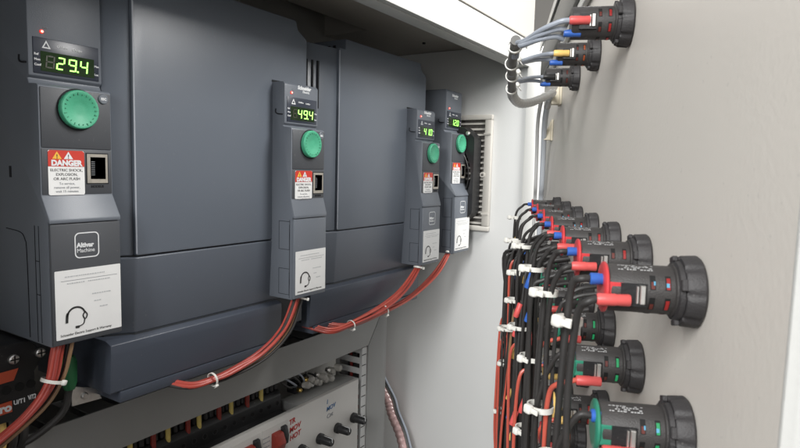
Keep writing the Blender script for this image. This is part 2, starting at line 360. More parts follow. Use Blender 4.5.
def big_drive(loc, sh, label, digits, dot, logo, zs=0.):
    """loc: lower front left corner line of the wide front; local x=0 the flap plane, front cover at xf"""
    r = thing('motor_drive', label, 'motor drive', loc, group='motor drives in a row on the mounting plate')
    xf = -.045; B = -.235; yR = .2925
    D = M['drive']
    def plan(inset=0., yr=yR): return [(xf-inset-.018, -sh), (xf-inset, 0), (xf-inset, yr), (B, yr), (B, -sh)]
    bm = bmesh.new()
    prism(bm, [(0, -.1102), (yR, -.1102), (yR, .1925), (yR-.003, .1955), (.2735, .2035), (.2705, .2085), (.2695, .2160), (.2675, .2178), (.016, .2178), (.016, .2000), (0, .2000)], 'x', B, xf, .0040, 4)
    finish(bm, 'upper_cover', D, r)
    bm = bmesh.new(); tube(bm, [(xf-.0009, .0009, -.108), (xf-.0009, .0009, .04), (xf-.0009, .0009, .1965)], .0011, n=10); finish(bm, 'highlight_bead', M['edge_highlight'], r)  # thin pale bead added in place of the edge's highlight
    bm = bmesh.new(); prism(bm, [(xf-.018, -sh), (xf-.0048, -.0004), (B, -.0004), (B, -sh)], 'z', -.1102, .1990, .0015, 2); finish(bm, 'side_shoulder', D, r)
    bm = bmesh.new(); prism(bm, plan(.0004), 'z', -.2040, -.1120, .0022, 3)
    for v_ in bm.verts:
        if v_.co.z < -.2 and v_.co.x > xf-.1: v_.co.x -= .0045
    finish(bm, 'lower_cover', M['drive_shaded'], r)
    bm = bmesh.new(); prism(bm, plan(.006), 'z', -.2500, .19); finish(bm, 'inner_case', M['drive_dark'], r, smooth=False)
    # slots in the flank of the top and the upper shoulder
    bm = bmesh.new()
    for k in range(6): box(bm, xf-.028-k*.012, xf-.022-k*.012, .0154, .0165, .199, .209, .0004, 1)
    finish(bm, 'top_slots', M['groove'], r)
    bm = bmesh.new()
    for k in range(3 if sh > .05 else 0): yy = -sh+.010+k*.011; xx = xf-.018*(-yy)/sh; box(bm, xx-.004, xx+.0006, yy-.0018, yy+.0018, .095, .172)
    finish(bm, 'side_vent', M['groove'], r) if sh > .05 else bm.free()
    # chin
    c0, c1 = (-.036 if sh < .05 else -.072), yR-(.055 if sh < .05 else .012)
    bm = bmesh.new()
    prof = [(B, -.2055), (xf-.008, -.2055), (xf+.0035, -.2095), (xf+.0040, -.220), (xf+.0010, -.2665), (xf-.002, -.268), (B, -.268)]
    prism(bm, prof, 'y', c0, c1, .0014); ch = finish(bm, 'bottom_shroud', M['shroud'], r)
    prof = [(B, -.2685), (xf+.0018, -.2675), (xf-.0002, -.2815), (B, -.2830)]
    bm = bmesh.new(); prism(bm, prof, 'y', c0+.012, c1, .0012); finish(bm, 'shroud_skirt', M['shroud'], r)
    bm = bmesh.new()
    for k in range(9 if sh > .05 else 0): box(bm, xf-.020-k*.009, xf-.016-k*.009, c0-.0005, c0+.0008, -.262, -.212)
    finish(bm, 'shroud_vents', M['groove'], r, smooth=False) if sh > .05 else bm.free()
    keypad(r, .0725, .1205, .0600, .0550, -.0055, -.0490, -.0770, -.1970, -.021, -.007, xf-.01, digits, dot, logo, .1125, y=.2195)
    # dark reveal round the column
    bm = bmesh.new(); box(bm, xf-.003, xf+.0006, .2178, .2950, .1205, .1235); finish(bm, 'column_reveal', M['groove'], r, smooth=False)
    return r

def book_drive(loc, zt, label, digits, dot, logo, name_z, side):
    r = thing('motor_drive', label, 'motor drive', loc, group='motor drives in a row on the mounting plate')
    keypad(r, .0755, zt, .0830, .0750, .0112, -.0370, -.0648, -.1920, -.031, -.0145, -.235, digits, dot, logo, name_z, sidecover=side)
    bm = bmesh.new(); e = .0004
    if not side:
        tube(bm, [(-.09, -.0003, -.075), (-.060, -.0003, -.077), (-.050, -.0003, -.084), (-.047, -.0003, -.10), (-.046, -.0003, -.188)], .0005, n=5)
        box(bm, -.079, -.074, -e, e, -.020, -.008, .0003, 1)
        box(bm, -.030, -.0292, -e, e, -.19, -.068); box(bm, -.022, -.0214, -e, e, -.19, -.068)
        for z in (-.105, -.14): box(bm, -.0295, -.022, -e, e, z, z+.0008)
        finish(bm, 'side_joint', M['groove'], r)
    else:
        bm.free()
    return r

# x of each flap plane was measured from the photograph
k0 = book_drive((-.602, .2950, 0), .215, 'nearest dark grey motor drive showing 29.4, narrow housing cut by the left edge', '294', 1, True, None, False)
k1 = big_drive((-.575, .4000, 0), .028, 'wide blue-grey motor drive with keypad column showing 49.4', '494', 1, False)
k2 = big_drive((-.583, .7840, 0), .075, 'second wide blue-grey motor drive, its keypad showing 41.0', '410', 1, True)
k3 = book_drive((-.577, 1.1318, .006), .169, 'farthest narrow motor drive showing 12.0, next to the fan grille', '120', 1, True, .156, True)

# ------------------------------------------------------------------ cabinet setting
def slab(name, x0, x1, y0, y1, z0, z1, m, bev=0.): bm = bmesh.new(); box(bm, x0, x1, y0, y1, z0, z1, bev); return finish(bm, name, M[m], smooth=bool(bev))
YW = 1.245
struct(slab('cabinet_side_wall', -.90, -.4665, YW, YW+.02, -1.2, .281, 'wall'))
struct(slab('cabinet_near_wall', -.90, -.4665, -.080, -.060, -1.2, .281, 'wall'))
struct(slab('mounting_plate', -.90, -.84, -.058, 1.2, -1.2, .40, 'plate'))
# corner post with folded steps
bm = bmesh.new(); prism(bm, [(-.4660, YW-.006), (-.4400, YW-.006), (-.4385, YW+.002), (-.3960, YW+.002), (-.3960, YW+.03), (-.4660, YW+.03)], 'z', -1.2, .2815, .0010); struct(finish(bm, 'cabinet_corner_post', M['frame']))
# roof: underside with the raised dark recess over the drives
bm = bmesh.new(); box(bm, -.725, -.474, -.6, YW+.02, .2825, .290); box(bm, -.90, -.7255, .994, YW+.02, .2825, .290); box(bm, -.90, -.7255, -.6, YW, .41, .42); box(bm, -.727, -.7255, -.6, .994, .2905, .4095); box(bm, -.90, -.7275, .9945, .996, .2905, .4095)
struct(finish(bm, 'cabinet_roof', M['ceiling'], smooth=False))
bm = bmesh.new(); box(bm, -.4735, -.4620, -.6, YW+.0, .2290, .2830, .0015); box(bm, -.5020, -.4740, -.6, YW, .2285, .2315, .0008); box(bm, -.5020, -.5000, -.6, YW, .2320, .2810)
struct(finish(bm, 'cabinet_top_rail', M['frame']))
bm = bmesh.new(); box(bm, -.4735, -.4600, -.6, YW+.02, .2845, .2900, .0008); box(bm, -.90, -.4742, -.6, YW+.02, .4205, .4300); box(bm, -.4735, -.4655, -.6, YW+.02, .2901, .4300); struct(finish(bm, 'cabinet_roof_sheet', M['room']))
# bolt in the roof
bm = bmesh.new(); lathe(bm, [(.2795, .004), (.2830, .0045)], (-.678, 1.147, 0), axis='z', n=6); tag(finish(bm, 'roof_bolt', M['deep']), 'small dark bolt head in the brown roof underside', 'bolt')

# ------------------------------------------------------------------ fan and grille on the side wall
g = thing('ventilation_grille', 'beige louvred ventilation grille on the far side wall', 'grille', (-.675, YW, 0))
bm = bmesh.new()
X0, X1, Z0, Z1 = -.132, .132, -.141, .128
box(bm, X0, X1, -.012, -.0002, Z1-.012, Z1, .002); box(bm, X0, X1, -.012, -.0002, Z0, Z0+.012, .002)
box(bm, X1-.017, X1, -.0125, -.0002, Z0+.0121, Z1-.0121, .002); box(bm, X0, X0+.017, -.0125, -.0002, Z0+.0121, Z1-.0121, .002)
fr = finish(bm, 'grille_frame', M['grille'], g)
bm = bmesh.new()
for k in range(19):
    z = Z0+.016+k*.0128; prism(bm, [(-.0095, z), (-.0080, z+.0045), (-.0005, z+.0045), (-.0005, z)], 'x', X0+.0171, X1-.0171)
finish(bm, 'louvre_slats', M['grille'], g, smooth=False)
bm = bmesh.new(); box(bm, X0+.014, X1-.014, -.0004, -.0001, Z0+.01, Z1-.01); finish(bm, 'filter_mat', M['filter'], g, smooth=False)
bm = bmesh.new(); box(bm, X1-.018, X1-.001, -.0142, -.0126, .082, .086); finish(bm, 'snap_clip', M['grille'], g)
bm = bmesh.new(); box(bm, X1-.018, X1-.001, -.0142, -.0126, -.102, -.098); finish(bm, 'snap_clip', M['grille'], g)
bm = bmesh.new(); lathe(bm, [(-.0145, .0062), (-.0095, .0066)], (X1-.018, 0, -.010), axis='y', n=20); finish(bm, 'screw_boss', M['grille'], g)
bm = bmesh.new(); lathe(bm, [(-.0150, .003), (-.0144, .003)], (X1-.018, 0, -.010), axis='y', n=14); finish(bm, 'screw_boss_hole', M['filter'], g)
f = thing('cooling_fan', 'black square cooling fan in front of the grille, behind the last drive', 'fan', (-.675, YW-.013, 0))
bm = bmesh.new(); pts = rrect(-.100, .1190, -.1230, .0980, .016, 5)
c = (.0095, -.0125); R = .0925
t = bmesh.new()
n = 96
def onsq(a):
    ca, sa = math.cos(a), math.sin(a); s = min(.099/abs(ca) if abs(ca) > 1e-6 else 9, .1105/abs(sa) if abs(sa) > 1e-6 else 9)
    s = min(s, .130)
    return (c[0]+ca*s, c[1]+sa*s)
ins, outs, ins2, outs2 = [], [], [], []
for k in range(n):
    a = 2*PI*k/n; o_ = onsq(a); i_ = (c[0]+R*math.cos(a), c[1]+R*math.sin(a))
    outs.append(bm.verts.new((o_[0], -.038, o_[1]))); ins.append(bm.verts.new((i_[0], -.038, i_[1]))); outs2.append(bm.verts.new((o_[0], -.001, o_[1]))); ins2.append(bm.verts.new((i_[0], -.001, i_[1])))
for k in range(n):
    j = (k+1) % n
    for A, B_ in ((outs, ins), (ins, ins2), (ins2, outs2), (outs2, outs)): bm.faces.new((A[k], A[j], B_[j], B_[k]))
t.free(); finish(bm, 'fan_frame', M['black'], f)
bm = bmesh.new(); lathe(bm, [(-.036, .034), (-.034, .036), (-.004, .036)], (c[0], 0, c[1]), axis='y', n=40); finish(bm, 'fan_hub', M['black'], f)
for k in range(7):
    bm = bmesh.new(); a0 = 2*PI*k/7; rows = []
    for i in range(6):
        r_ = .037+i*.0122; a = a0+.12*i
        w_ = .30+.03*i
        rows.append([bm.verts.new((c[0]+r_*math.cos(a+dd), -.030+.022*q, c[1]+r_*math.sin(a+dd))) for q, dd in ((0, 0), (.5, w_*.5), (1, w_))])
    for i in range(5):
        for q in range(2): bm.faces.new((rows[i][q], rows[i][q+1], rows[i+1][q+1], rows[i+1][q]))
    finish(bm, 'fan_blade', M['black'], f)
bm = bmesh.new()
for R_ in (.048, .068, .088):
    pts = [(c[0]+R_*math.cos(2*PI*k/48), -.0395, c[1]+R_*math.sin(2*PI*k/48)) for k in range(49)]; tube(bm, pts, .0011, n=6, sub=1)
for a in (45, 135, 225, 315):
    a = math.radians(a); tube(bm, [(c[0]+.03*math.cos(a), -.0395, c[1]+.03*math.sin(a)), (c[0]+.118*math.cos(a), -.0395, c[1]+.118*math.sin(a))], .0011, n=6)
finish(bm, 'finger_guard', M['black'], f)
for sx, sz in ((1, 1), (1, -1), (-1, 1), (-1, -1)):
    bm = bmesh.new(); lathe(bm, [(-.0425, .003), (-.0415, .0048), (-.0382, .0050)], (c[0]+sx*.083, 0, c[1]+sz*.095), axis='y', n=16); finish(bm, 'fan_screw', M['metal'], f)

# ------------------------------------------------------------------ trunking
def duct_lid(bm, poly): prism(bm, poly, 'x', -.7035, -.7000, .0010)
h = thing('cable_trunking', 'grey horizontal wiring trunking with smooth lid below the drives', 'cable trunking', (0, 0, 0))
bm = bmesh.new(); duct_lid(bm, [(-.30, -.3800), (.9865, -.3800), (1.0330, -.3180), (-.30, -.3180)]); finish(bm, 'trunking_lid', M['duct'], h)
bm = bmesh.new()
y = -.29
while y < 1.02: box(bm, -.772, -.7038, y, y+.0345, -.3210, -.3190, .0006, 1); y += .0450
finish(bm, 'top_fingers', M['gasket'], h)
bm = bmesh.new(); box(bm, -.775, -.773, -.30, .98, -.379, -.3195); box(bm, -.772, -.704, -.30, .9864, -.3795, -.3775); finish(bm, 'trunking_base', M['ductfin'], h, smooth=False)
v = thing('cable_trunking', 'grey vertical wiring trunking with slotted side, mitred to the horizontal one', 'cable trunking', (0, 0, 0))
bm = bmesh.new(); duct_lid(bm, [(.9875, -1.15), (1.0560, -1.15), (1.0560, -.3180), (1.0345, -.3180), (.9875, -.3808)]); finish(bm, 'trunking_lid', M['duct'], v)
bm = bmesh.new(); z = -.3830
box(bm, -.7120, -.7040, .9720, .9745, -1.15, -.3830); box(bm, -.775, -.7665, .9720, .9745, -1.15, -.3830)
while z > -.80:
    box(bm, -.7664, -.7121, .9722, .9743, z-.0135, z, .0015); z -= .0228
finish(bm, 'side_fingers', M['ductfin'], v)
bm = bmesh.new(); box(bm, -.7070, -.7036, .9700, .9878, -1.15, -.3830, .0006, 1)
z = -.3870
finish(bm, 'lid_lip', M['ductfin'], v)
bm = bmesh.new(); z = -.398
while z > -.80: box(bm, -.7034, -.7026, .9690, .9830, z-.0006, z+.0006); z -= .0228
finish(bm, 'lip_notches', M['deep'], v, smooth=False)
bm = bmesh.new(); box(bm, -.775, -.704, 1.052, 1.0550, -1.15, -.3200); box(bm, -.777, -.7752, .9725, 1.055, -1.15, -.3200); finish(bm, 'trunking_base', M['ductfin'], v, smooth=False)
dw = thing('trunking_wires', 'dark and red wires inside the vertical slotted trunking', 'wires', (0, 0, 0))
for i, (x, yy, mm) in enumerate(((-.72, .985, 'wred'), (-.735, .99, 'wblack'), (-.75, .984, 'wdark'), (-.728, 1.0, 'wblack'), (-.745, 1.005, 'wblack'), (-.715, .995, 'wdark'), (-.76, .99, 'wblack'))):
    bm = bmesh.new(); tube(bm, [(x, yy, -.36), (x+.006, yy+.003, -.45), (x-.005, yy, -.55), (x, yy+.004, -.8)], .0035, n=8); finish(bm, 'wire', M[mm], dw)

# ------------------------------------------------------------------ equipment below the trunking
p = thing('switch_panel', 'cream front panel with four black knobs, red toggles and handwritten notes', 'switch panel', (-.700, 0, 0))
bm = bmesh.new(); box(bm, -.010, 0, -.1, .954, -.70, -.4440, .0012); finish(bm, 'front_plate', M['panelw'], p)
bm = bmesh.new(); box(bm, -.0560, -.0102, .7790, .9530, -.69, -.4448, .001); box(bm, -.0560, -.0102, -.1, .7788, -.69, -.602); finish(bm, 'panel_case', M['duct'], p)
for i, (yy, zz) in enumerate(((.936, -.5220), (.883, -.5245), (.829, -.5255), (.776, -.5265), (.90, -.600), (.80, -.602))):
    k = bmesh.new(); lathe(k, [(0, .0105), (.006, .0105), (.0075, .0088), (.030, .0078), (.032, .0065)], (0, yy, zz), n=26, rf=lambda q, n, a: 1-.05*(q % 3 == 0) if a > .007 else 1); kn = finish(k, 'control_knob', M['black'], p)
    k = bmesh.new(); box(k, .010, .0325, yy-.0006, yy+.0006, zz+.0070, zz+.0083); box(k, .0318, .0326, yy-.0006, yy+.0006, zz, zz+.0075); finish(k, 'pointer_line', M['white_print'], kn, smooth=False)
for i in range(6):
    y0 = .712-i*.066
    k = bmesh.new(); prism(k, [(0, -.5040), (.013, -.498), (.017, -.485), (.010, -.468), (0, -.466)], 'y', y0-.0120, y0+.0085, .001); finish(k, 'toggle_lever', M['ferr_r'], p)['label'] = 'dark red toggle lever'
    k = bmesh.new(); prism(k, [(0, -.4980), (.008, -.494), (.010, -.480), (.006, -.463), (0, -.461)], 'y', y0+.0105, y0+.0230, .001); finish(k, 'toggle_lever', M['black'], p)['label'] = 'black toggle lever'
    k = bmesh.new(); box(k, .0001, .0006, y0-.034, y0+.028, -.56, -.454); lb = finish(k, 'breaker_label', M['panelw'], p, smooth=False)
    k = bmesh.new()
    for j in range(5):
        yy = y0-.032
        while yy < y0-.016: L = random.uniform(.0015, .004); box(k, .0006, .0008, yy, yy+L, -.470-j*.008, -.468-j*.008); yy += L+.001
    finish(k, 'small_print', M['grey_print'], lb, smooth=False)
    k = bmesh.new(); box(k, .0007, .001, y0-.016, y0+.026, -.516, -.5145); finish(k, 'green_line', M['ink_green'], lb, smooth=False)
for k, wd in enumerate(('TR', 'MOV', 'HOT')): text(wd, .0135, .0004, .7440+k*.001, -.4680-k*.0150, M['ink_red'], p, name='handwriting', bold=.0003, shear=.2, rot=.10)
for k, wd in enumerate(('1', 'MOV', 'Cnt')): text(wd, .0125, .0004, .8480+k*.001, -.4640-k*.0150, M['ink_blue' if k < 2 else 'grey_print'], p, name='handwriting', bold=.0001, shear=.2, rot=.08)

tb = thing('terminal_strip', 'long black terminal strip with round screw holes behind the cream panel', 'terminal strip', (-.715, 0, 0))
bm = bmesh.new(); prism(bm, [(-.060, -.600), (-.0105, -.600), (-.0105, -.4620), (-.018, -.4560), (-.0255, -.4540), (-.0255, -.4260), (-.032, -.4180), (-.060, -.4180)], 'y', -.1, .765, .0008); finish(bm, 'strip_body', M['black'], tb)
yy = .10
while yy < .76:
    bm = bmesh.new(); lathe(bm, [(-.0260, .0050), (-.0249, .0052), (-.0249, .0040), (-.0257, .0036)], (0, yy, -.4400), n=16); so = finish(bm, 'screw_hole', M['nutblack'], tb)
    bm = bmesh.new(); lathe(bm, [(-.0255, .0034), (-.0248, .0034)], (0, yy, -.4400), n=14); finish(bm, 'hole_depth', M['deep'], so)
    yy += .0205
# wires dropping from the trunking into the strip
for (name, m, ys, r) in (('wire_ferrule', 'ferr_y', (.719, .650, .584, .527, .465, .40), .0038), ('wire_ferrule', 'ferr_r', (.686, .624, .563, .502, .44), .0040)):
    for i, yy in enumerate(ys):
        bm = bmesh.new(); tube(bm, [(-.748, yy, -.372), (-.7465, yy+.001, -.40), (-.745, yy+.0005, -.4340)], r, n=10)
        o = finish(bm, name, M[m])
        tag(o, ('yellow' if m == 'ferr_y' else 'dark red')+' sleeved wire dropping into the black terminal strip, number %d from the right' % (i+1), 'wire', 'sleeved wires entering the terminal strip')
bm = bmesh.new(); rnd = random.Random(3); yy = .12
while yy < .77:
    tube(bm, [(-.755+rnd.uniform(-.004, .004), yy, -.37), (-.756, yy+.002, -.40), (-.752, yy, -.4300)], .0042, n=7); yy += .0115
o = finish(bm, 'black_wire_bunch', M['wblack']); tag(o, 'dense row of black wires entering the terminal strip behind the coloured ones', 'wires'); o['kind'] = 'stuff'
# clear covered relays
rl = thing('relay_block', 'dusty clear covered relay block with brass contacts behind the cream panel', 'relay', (-.745, .86, -.4448))
for i, (yy, zz, m) in enumerate(((-.035, .018, 'black'), (.000, .018, 'black'),)):
    bm = bmesh.new(); box(bm, -.025, -.004, yy-.014, yy+.014, 0.001, zz+.006, .002); finish(bm, 'relay_base', M[m], rl)
for i in range(6):
    yy = -.046+i*.017; bm = bmesh.new(); lathe(bm, [(.002, .0045), (.009, .0045), (.011, .003)], (0, yy, .012+.016*(i % 2)), n=12); finish(bm, 'contact_screw', M['brass' if i in (0, 1) else 'metal'], rl)
rnd = random.Random(11)
for i in range(9):
    yy = -.040+.0115*i; z = .010+rnd.uniform(0, .018); bm = bmesh.new(); lathe(bm, [(.004, .0075), (.014, .0075), (.018, .0060), (.020, .0030)], (rnd.uniform(-.006, .004), yy+.010, z), n=14); finish(bm, 'clear_cap', M['clear'], rl)
for i in range(5):
    bm = bmesh.new(); y0 = -.09+i*.012; tube(bm, [(.006, y0-.02, .055), (.014, y0, .035+.004*i), (.004, y0+.025, .022), (-.01, y0+.03, .015)], .0020, n=7); finish(bm, 'relay_wire', M['wgrey' if i % 2 else 'wblack'], rl)

# black connector and green wire between the two shrouds
cc = thing('cable_connector', 'black cable connector with green earth wire under the middle keypad', 'connector', (-.672, .672, -.284))
bm = bmesh.new(); tube(bm, [(.0, -.05, -.012), (.010, -.02, -.005), (.012, .01, .004), (0, .035, .012)], .0085, n=12); finish(bm, 'cable_sleeve', M['black'], cc)
bm = bmesh.new(); tube(bm, [(.016, -.035, .012), (.020, -.010, .022), (.016, .012, .028), (-.01, .03, .040)], .0045, n=10); finish(bm, 'earth_wire', M['greenc'], cc)

# terminal block under the nearest drive
t0 = thing('power_terminal_block', 'black power terminal block with orange labels reading U/T1 V/T2 under the nearest drive', 'terminal block', (-.660, .270, -.2))
bm = bmesh.new(); prism(bm, [(-.10, -.078), (.0335, -.078), (.0335, -.030), (.044, -.012), (.030, .005), (-.10, .009)], 'x', -.10, 0, .0015); finish(bm, 'block_body', M['black'], t0)
bm = bmesh.new(); prism(bm, [(-.05, -.036), (.012, -.034), (.017, -.022), (-.05, -.024)], 'x', 0, .0008); a = finish(bm, 'orange_strip', M['orange'], t0, smooth=False)
bm = bmesh.new(); prism(bm, [(-.05, -.070), (.0095, -.0675), (.0095, -.0555), (-.05, -.058)], 'x', 0, .0008); a = finish(bm, 'orange_label', M['orange'], t0, smooth=False)
text('ro', .012, .0009, -.0025, -.0655, M['white_print'], a, bold=.0006)
text('U/T1', .0068, .0003, .0112, -.0610, M['white_print'], t0, bold=.0002, wscale=.85); text('V/T2', .0068, .0003, .0255, -.0600, M['white_print'], t0, bold=.0002, wscale=.6)
for yy, zz in ((.0125, -.011), (.0390, -.0105)):
    bm = bmesh.new(); lathe(bm, [(0, .0052), (.003, .0050), (.004, .0036)], (0, yy, zz), n=18); s_ = finish(bm, 'terminal_screw', M['metal'], t0)
    bm = bmesh.new(); box(bm, .0036, .0044, yy-.0042, yy+.0042, zz-.0007, zz+.0007); box(bm, .0036, .0043, yy-.0007, yy+.0007, zz-.0042, zz+.0042); finish(bm, 'screw_slot', M['deep'], s_, smooth=False)
for yy in (.0050, .0180, .0290):
    bm = bmesh.new(); lathe(bm, [(0, .0048), (.0006, .0046), (.0006, .0035)], (0, yy, -.043), n=18); finish(bm, 'terminal_hole', M['deep'], t0)
for yy, m in ((-.005, 'wdark'), (.0030, 'tyellow'), (.014, 'wblack'), (.024, 'wblack')):
    bm = bmesh.new(); tube(bm, [(-.012, yy, -.079), (-.010, yy, -.10), (-.022, yy, -.125)], .005, n=10); finish(bm, 'power_wire', M[m], t0)
bm = bmesh.new(); lathe(bm, [(-.258, .0055), (-.250, .0080), (-.226, .0085), (-.220, .006)], (-.650, .3345, 0), axis='z', n=20); tag(finish(bm, 'earth_connector', M['greenc']), 'green earth connector beside the red wire bundle under the nearest drive', 'connector')
bm = bmesh.new(); tube(bm, [(-.650, .3345, -.257), (-.655, .328, -.285), (-.67, .30, -.31), (-.69, .28, -.318)], .004, n=10); tag(finish(bm, 'earth_wire', M['wblack']), 'black wire hanging from the green earth connector', 'wire')
br = thing('shroud_bracket', 'small zinc bracket with a screw beside the first shroud', 'bracket', (-.668, .362, -.275))
bm = bmesh.new(); prism(bm, [(-.016, -.012), (.020, -.014), (.012, .002), (-.016, .012)], 'x', -.002, 0, .0005); finish(bm, 'bracket_plate', M['metal'], br)
bm = bmesh.new(); lathe(bm, [(0, .0042), (.003, .0040), (.004, .003)], (0, -.002, -.003), n=16); finish(bm, 'bracket_screw', M['metal'], br)

# ------------------------------------------------------------------ red wire bundles from the keypad columns
def offset_paths(path, n, spread, seed):
    rnd = random.Random(seed); out = []
    for i in range(n):
        a = 2*PI*i/n+rnd.uniform(-.4, .4); u = (math.cos(a), math.sin(a)); q = []
        for j, p in enumerate(path):
            w = spread[j] if isinstance(spread, (list, tuple)) else spread
            q.append((p[0]+u[0]*w*.8+rnd.uniform(-.0006, .0006), p[1]+u[1]*w+rnd.uniform(-.0006, .0006), p[2]+u[1]*w*.5+rnd.uniform(-.0008, .0008)))
        out.append(q)
    return out
def tie(label, c, axis, r, head=(1, 0, 0), s=1., m='tie', group='white cable ties on the wiring'):
    """strap ring round `axis` with a block head and a short cut tail"""
    ax = Vector(axis).normalized(); hd = Vector(head); hd = (hd-ax*hd.dot(ax)).normalized(); sd = ax.cross(hd)
    o = thing('cable_tie', label, 'cable tie', c, group=group)
    bm = bmesh.new(); N = 28; rings = []
    for k in range(N):
        a = 2*PI*k/N; d = hd*math.cos(a)+sd*math.sin(a)
        rings.append([bm.verts.new(d*(r+dr)+ax*dz) for dr, dz in ((0, -.0013*s), (.0008*s, -.0013*s), (.0008*s, .0013*s), (0, .0013*s))])
    for k in range(N):
        for q in range(4): bm.faces.new((rings[k][q], rings[k][(q+1) % 4], rings[(k+1) % N][(q+1) % 4], rings[(k+1) % N][q]))
    finish(bm, 'strap', M[m], o)
    R = Matrix((hd, sd, ax)).transposed()
    bm = bmesh.new(); box(bm, r-.0003, r+.0035*s, -.0022*s, .0022*s, -.0022*s, .0022*s, .0012*s, 3)
    for v_ in bm.verts: v_.co = R @ v_.co
    finish(bm, 'head', M[m], o)
    bm = bmesh.new(); box(bm, r+.0012*s, r+.0020*s, .0020*s, .0060*s, -.0012*s, .0012*s, .0002)
    for v_ in bm.verts: v_.co = R @ v_.co
    finish(bm, 'tail', M[m], o)
    return o
def bundle(name, label, path, n, r, spread, cols, seed, cat='wire bundle', group=None):
    o = thing(name, label, cat, path[0], group=group)
    for i, q in enumerate(offset_paths(path, n, spread, seed)):
        bm = bmesh.new(); tube(bm, [(a-path[0][0], b-path[0][1], c_-path[0][2]) for a, b, c_ in q], r, n=10); finish(bm, 'wire', M[cols[i % len(cols)]], o)
    return o
G = 'red wire bundles hanging from the drives'
bundle('wire_bundle', 'thick bundle of red wires curving down left from the nearest drive', [(-.612, .308, -.180), (-.613, .304, -.200), (-.614, .297, -.230), (-.620, .281, -.256), (-.628, .258, -.277), (-.640, .225, -.300), (-.65, .19, -.32)], 7, .0024, [.0045, .005, .005, .006, .007, .0075, .008], ['wdark', 'wred', 'wdark', 'wred', 'wdark', 'wdark', 'wred'], 1, group=G)
bundle('wire_pair', 'brown and black thin wires beside the nearest red bundle', [(-.609, .318, -.180), (-.612, .315, -.200), (-.615, .309, -.228), (-.622, .296, -.255), (-.634, .270, -.282), (-.65, .235, -.31)], 2, .0020, .0028, ['wbrown', 'wblack'], 2)
bundle('wire_bundle', 'red wire bundle sweeping left from under the keypad showing 49.4', [(-.588, .640, -.185), (-.588, .634, -.205), (-.590, .613, -.240), (-.594, .573, -.267), (-.597, .525, -.279), (-.600, .495, -.2830), (-.610, .462, -.2840), (-.645, .432, -.2730)], 5, .0027, [.004, .0045, .005, .005, .005, .0045, .004, .004], ['wred', 'wred', 'wdark', 'wred', 'wblack'], 3, group=G)
bundle('wire_pair', 'black and brown wires beside the bundle of the keypad showing 49.4', [(-.585, .652, -.187), (-.586, .647, -.206), (-.588, .625, -.245), (-.592, .583, -.274), (-.597, .528, -.287), (-.608, .485, -.2880), (-.645, .445, -.274)], 2, .0020, .0022, ['wblack', 'wbrown'], 4)
bundle('wire_bundle', 'fanned salmon wires from the keypad showing 41.0', [(-.596, 1.018, -.186), (-.597, 1.010, -.203), (-.600, .962, -.240), (-.603, .885, -.266), (-.606, .790, -.277), (-.612, .745, -.2775), (-.645, .720, -.266)], 5, .0024, [.004, .005, .010, .011, .006, .004, .004], ['wred', 'wsalmon', 'wred', 'wsalmon', 'wred'], 5, group=G)
bundle('wire_bundle', 'salmon wires from the farthest drive joining the others', [(-.592, 1.150, -.166), (-.594, 1.138, -.186), (-.598, 1.085, -.228), (-.602, .995, -.262), (-.606, .905, -.275), (-.612, .800, -.2805), (-.645, .745, -.268)], 4, .0024, [.004, .005, .008, .006, .006, .004, .004], ['wsalmon', 'wred', 'wsalmon', 'wdark'], 6, group=G)
tie('white cable tie round the red bundle under the nearest drive', (-.614, .2985, -.2290), (0, .35, 1), .0098, (1, .9, 0), 1.3)
tie('small white tie round the red bundle under the first shroud', (-.599, .492, -.2830), (0, 1, .1), .0085, (1, 0, -1), 1.)
tie('white tie at the keypad outlet of the drive showing 49.4', (-.586, .650, -.2005), (0, .3, 1), .0065, (1, 1, 0), 1.1)
tie('white tie at the keypad outlet of the drive showing 41.0', (-.596, 1.011, -.2015), (0, .3, 1), .0088, (1, 1.2, 0), 1.4)
tie('white tie at the outlet of the farthest drive', (-.593, 1.140, -.1835), (0, .3, 1), .0085, (1, 1.2, 0), 1.4)
tie('small white tie on the salmon wires along the trunking', (-.606, .800, -.2785), (0, 1, .1), .0085, (1, 0, -1), .9)
tie('small white tie where both salmon bundles meet', (-.604, .900, -.2715), (0, 1, .2), .0105, (1, 0, -1), 1.)

# spiral wrapped bundle low on the far wall
sw = thing('spiral_wrapped_cable', 'pink spiral wrapped cable bundle low beside the vertical trunking', 'cable bundle', (0, 0, 0))
P = [(-.86, 1.215, -.50), (-.82, 1.212, -.56), (-.79, 1.21, -.60), (-.775, 1.205, -.630), (-.750, 1.205, -.675), (-.728, 1.20, -.725), (-.70, 1.195, -.78), (-.69, 1.19, -.88)]
bm = bmesh.new(); tube(bm, P, .0120, n=16, sub=14, rfun=lambda i, n: 1+.10*((i % 4) < 2)); finish(bm, 'spiral_wrap', M['spiralpink'], sw)
for dx, r, m in ((.014, .0032, 'gasket'), (.021, .0030, 'wgrey')):
    bm = bmesh.new(); tube(bm, [(a+dx*.9, b, c_+dx*.55) for a, b, c_ in P], r, n=10); finish(bm, 'cable', M[m], sw)

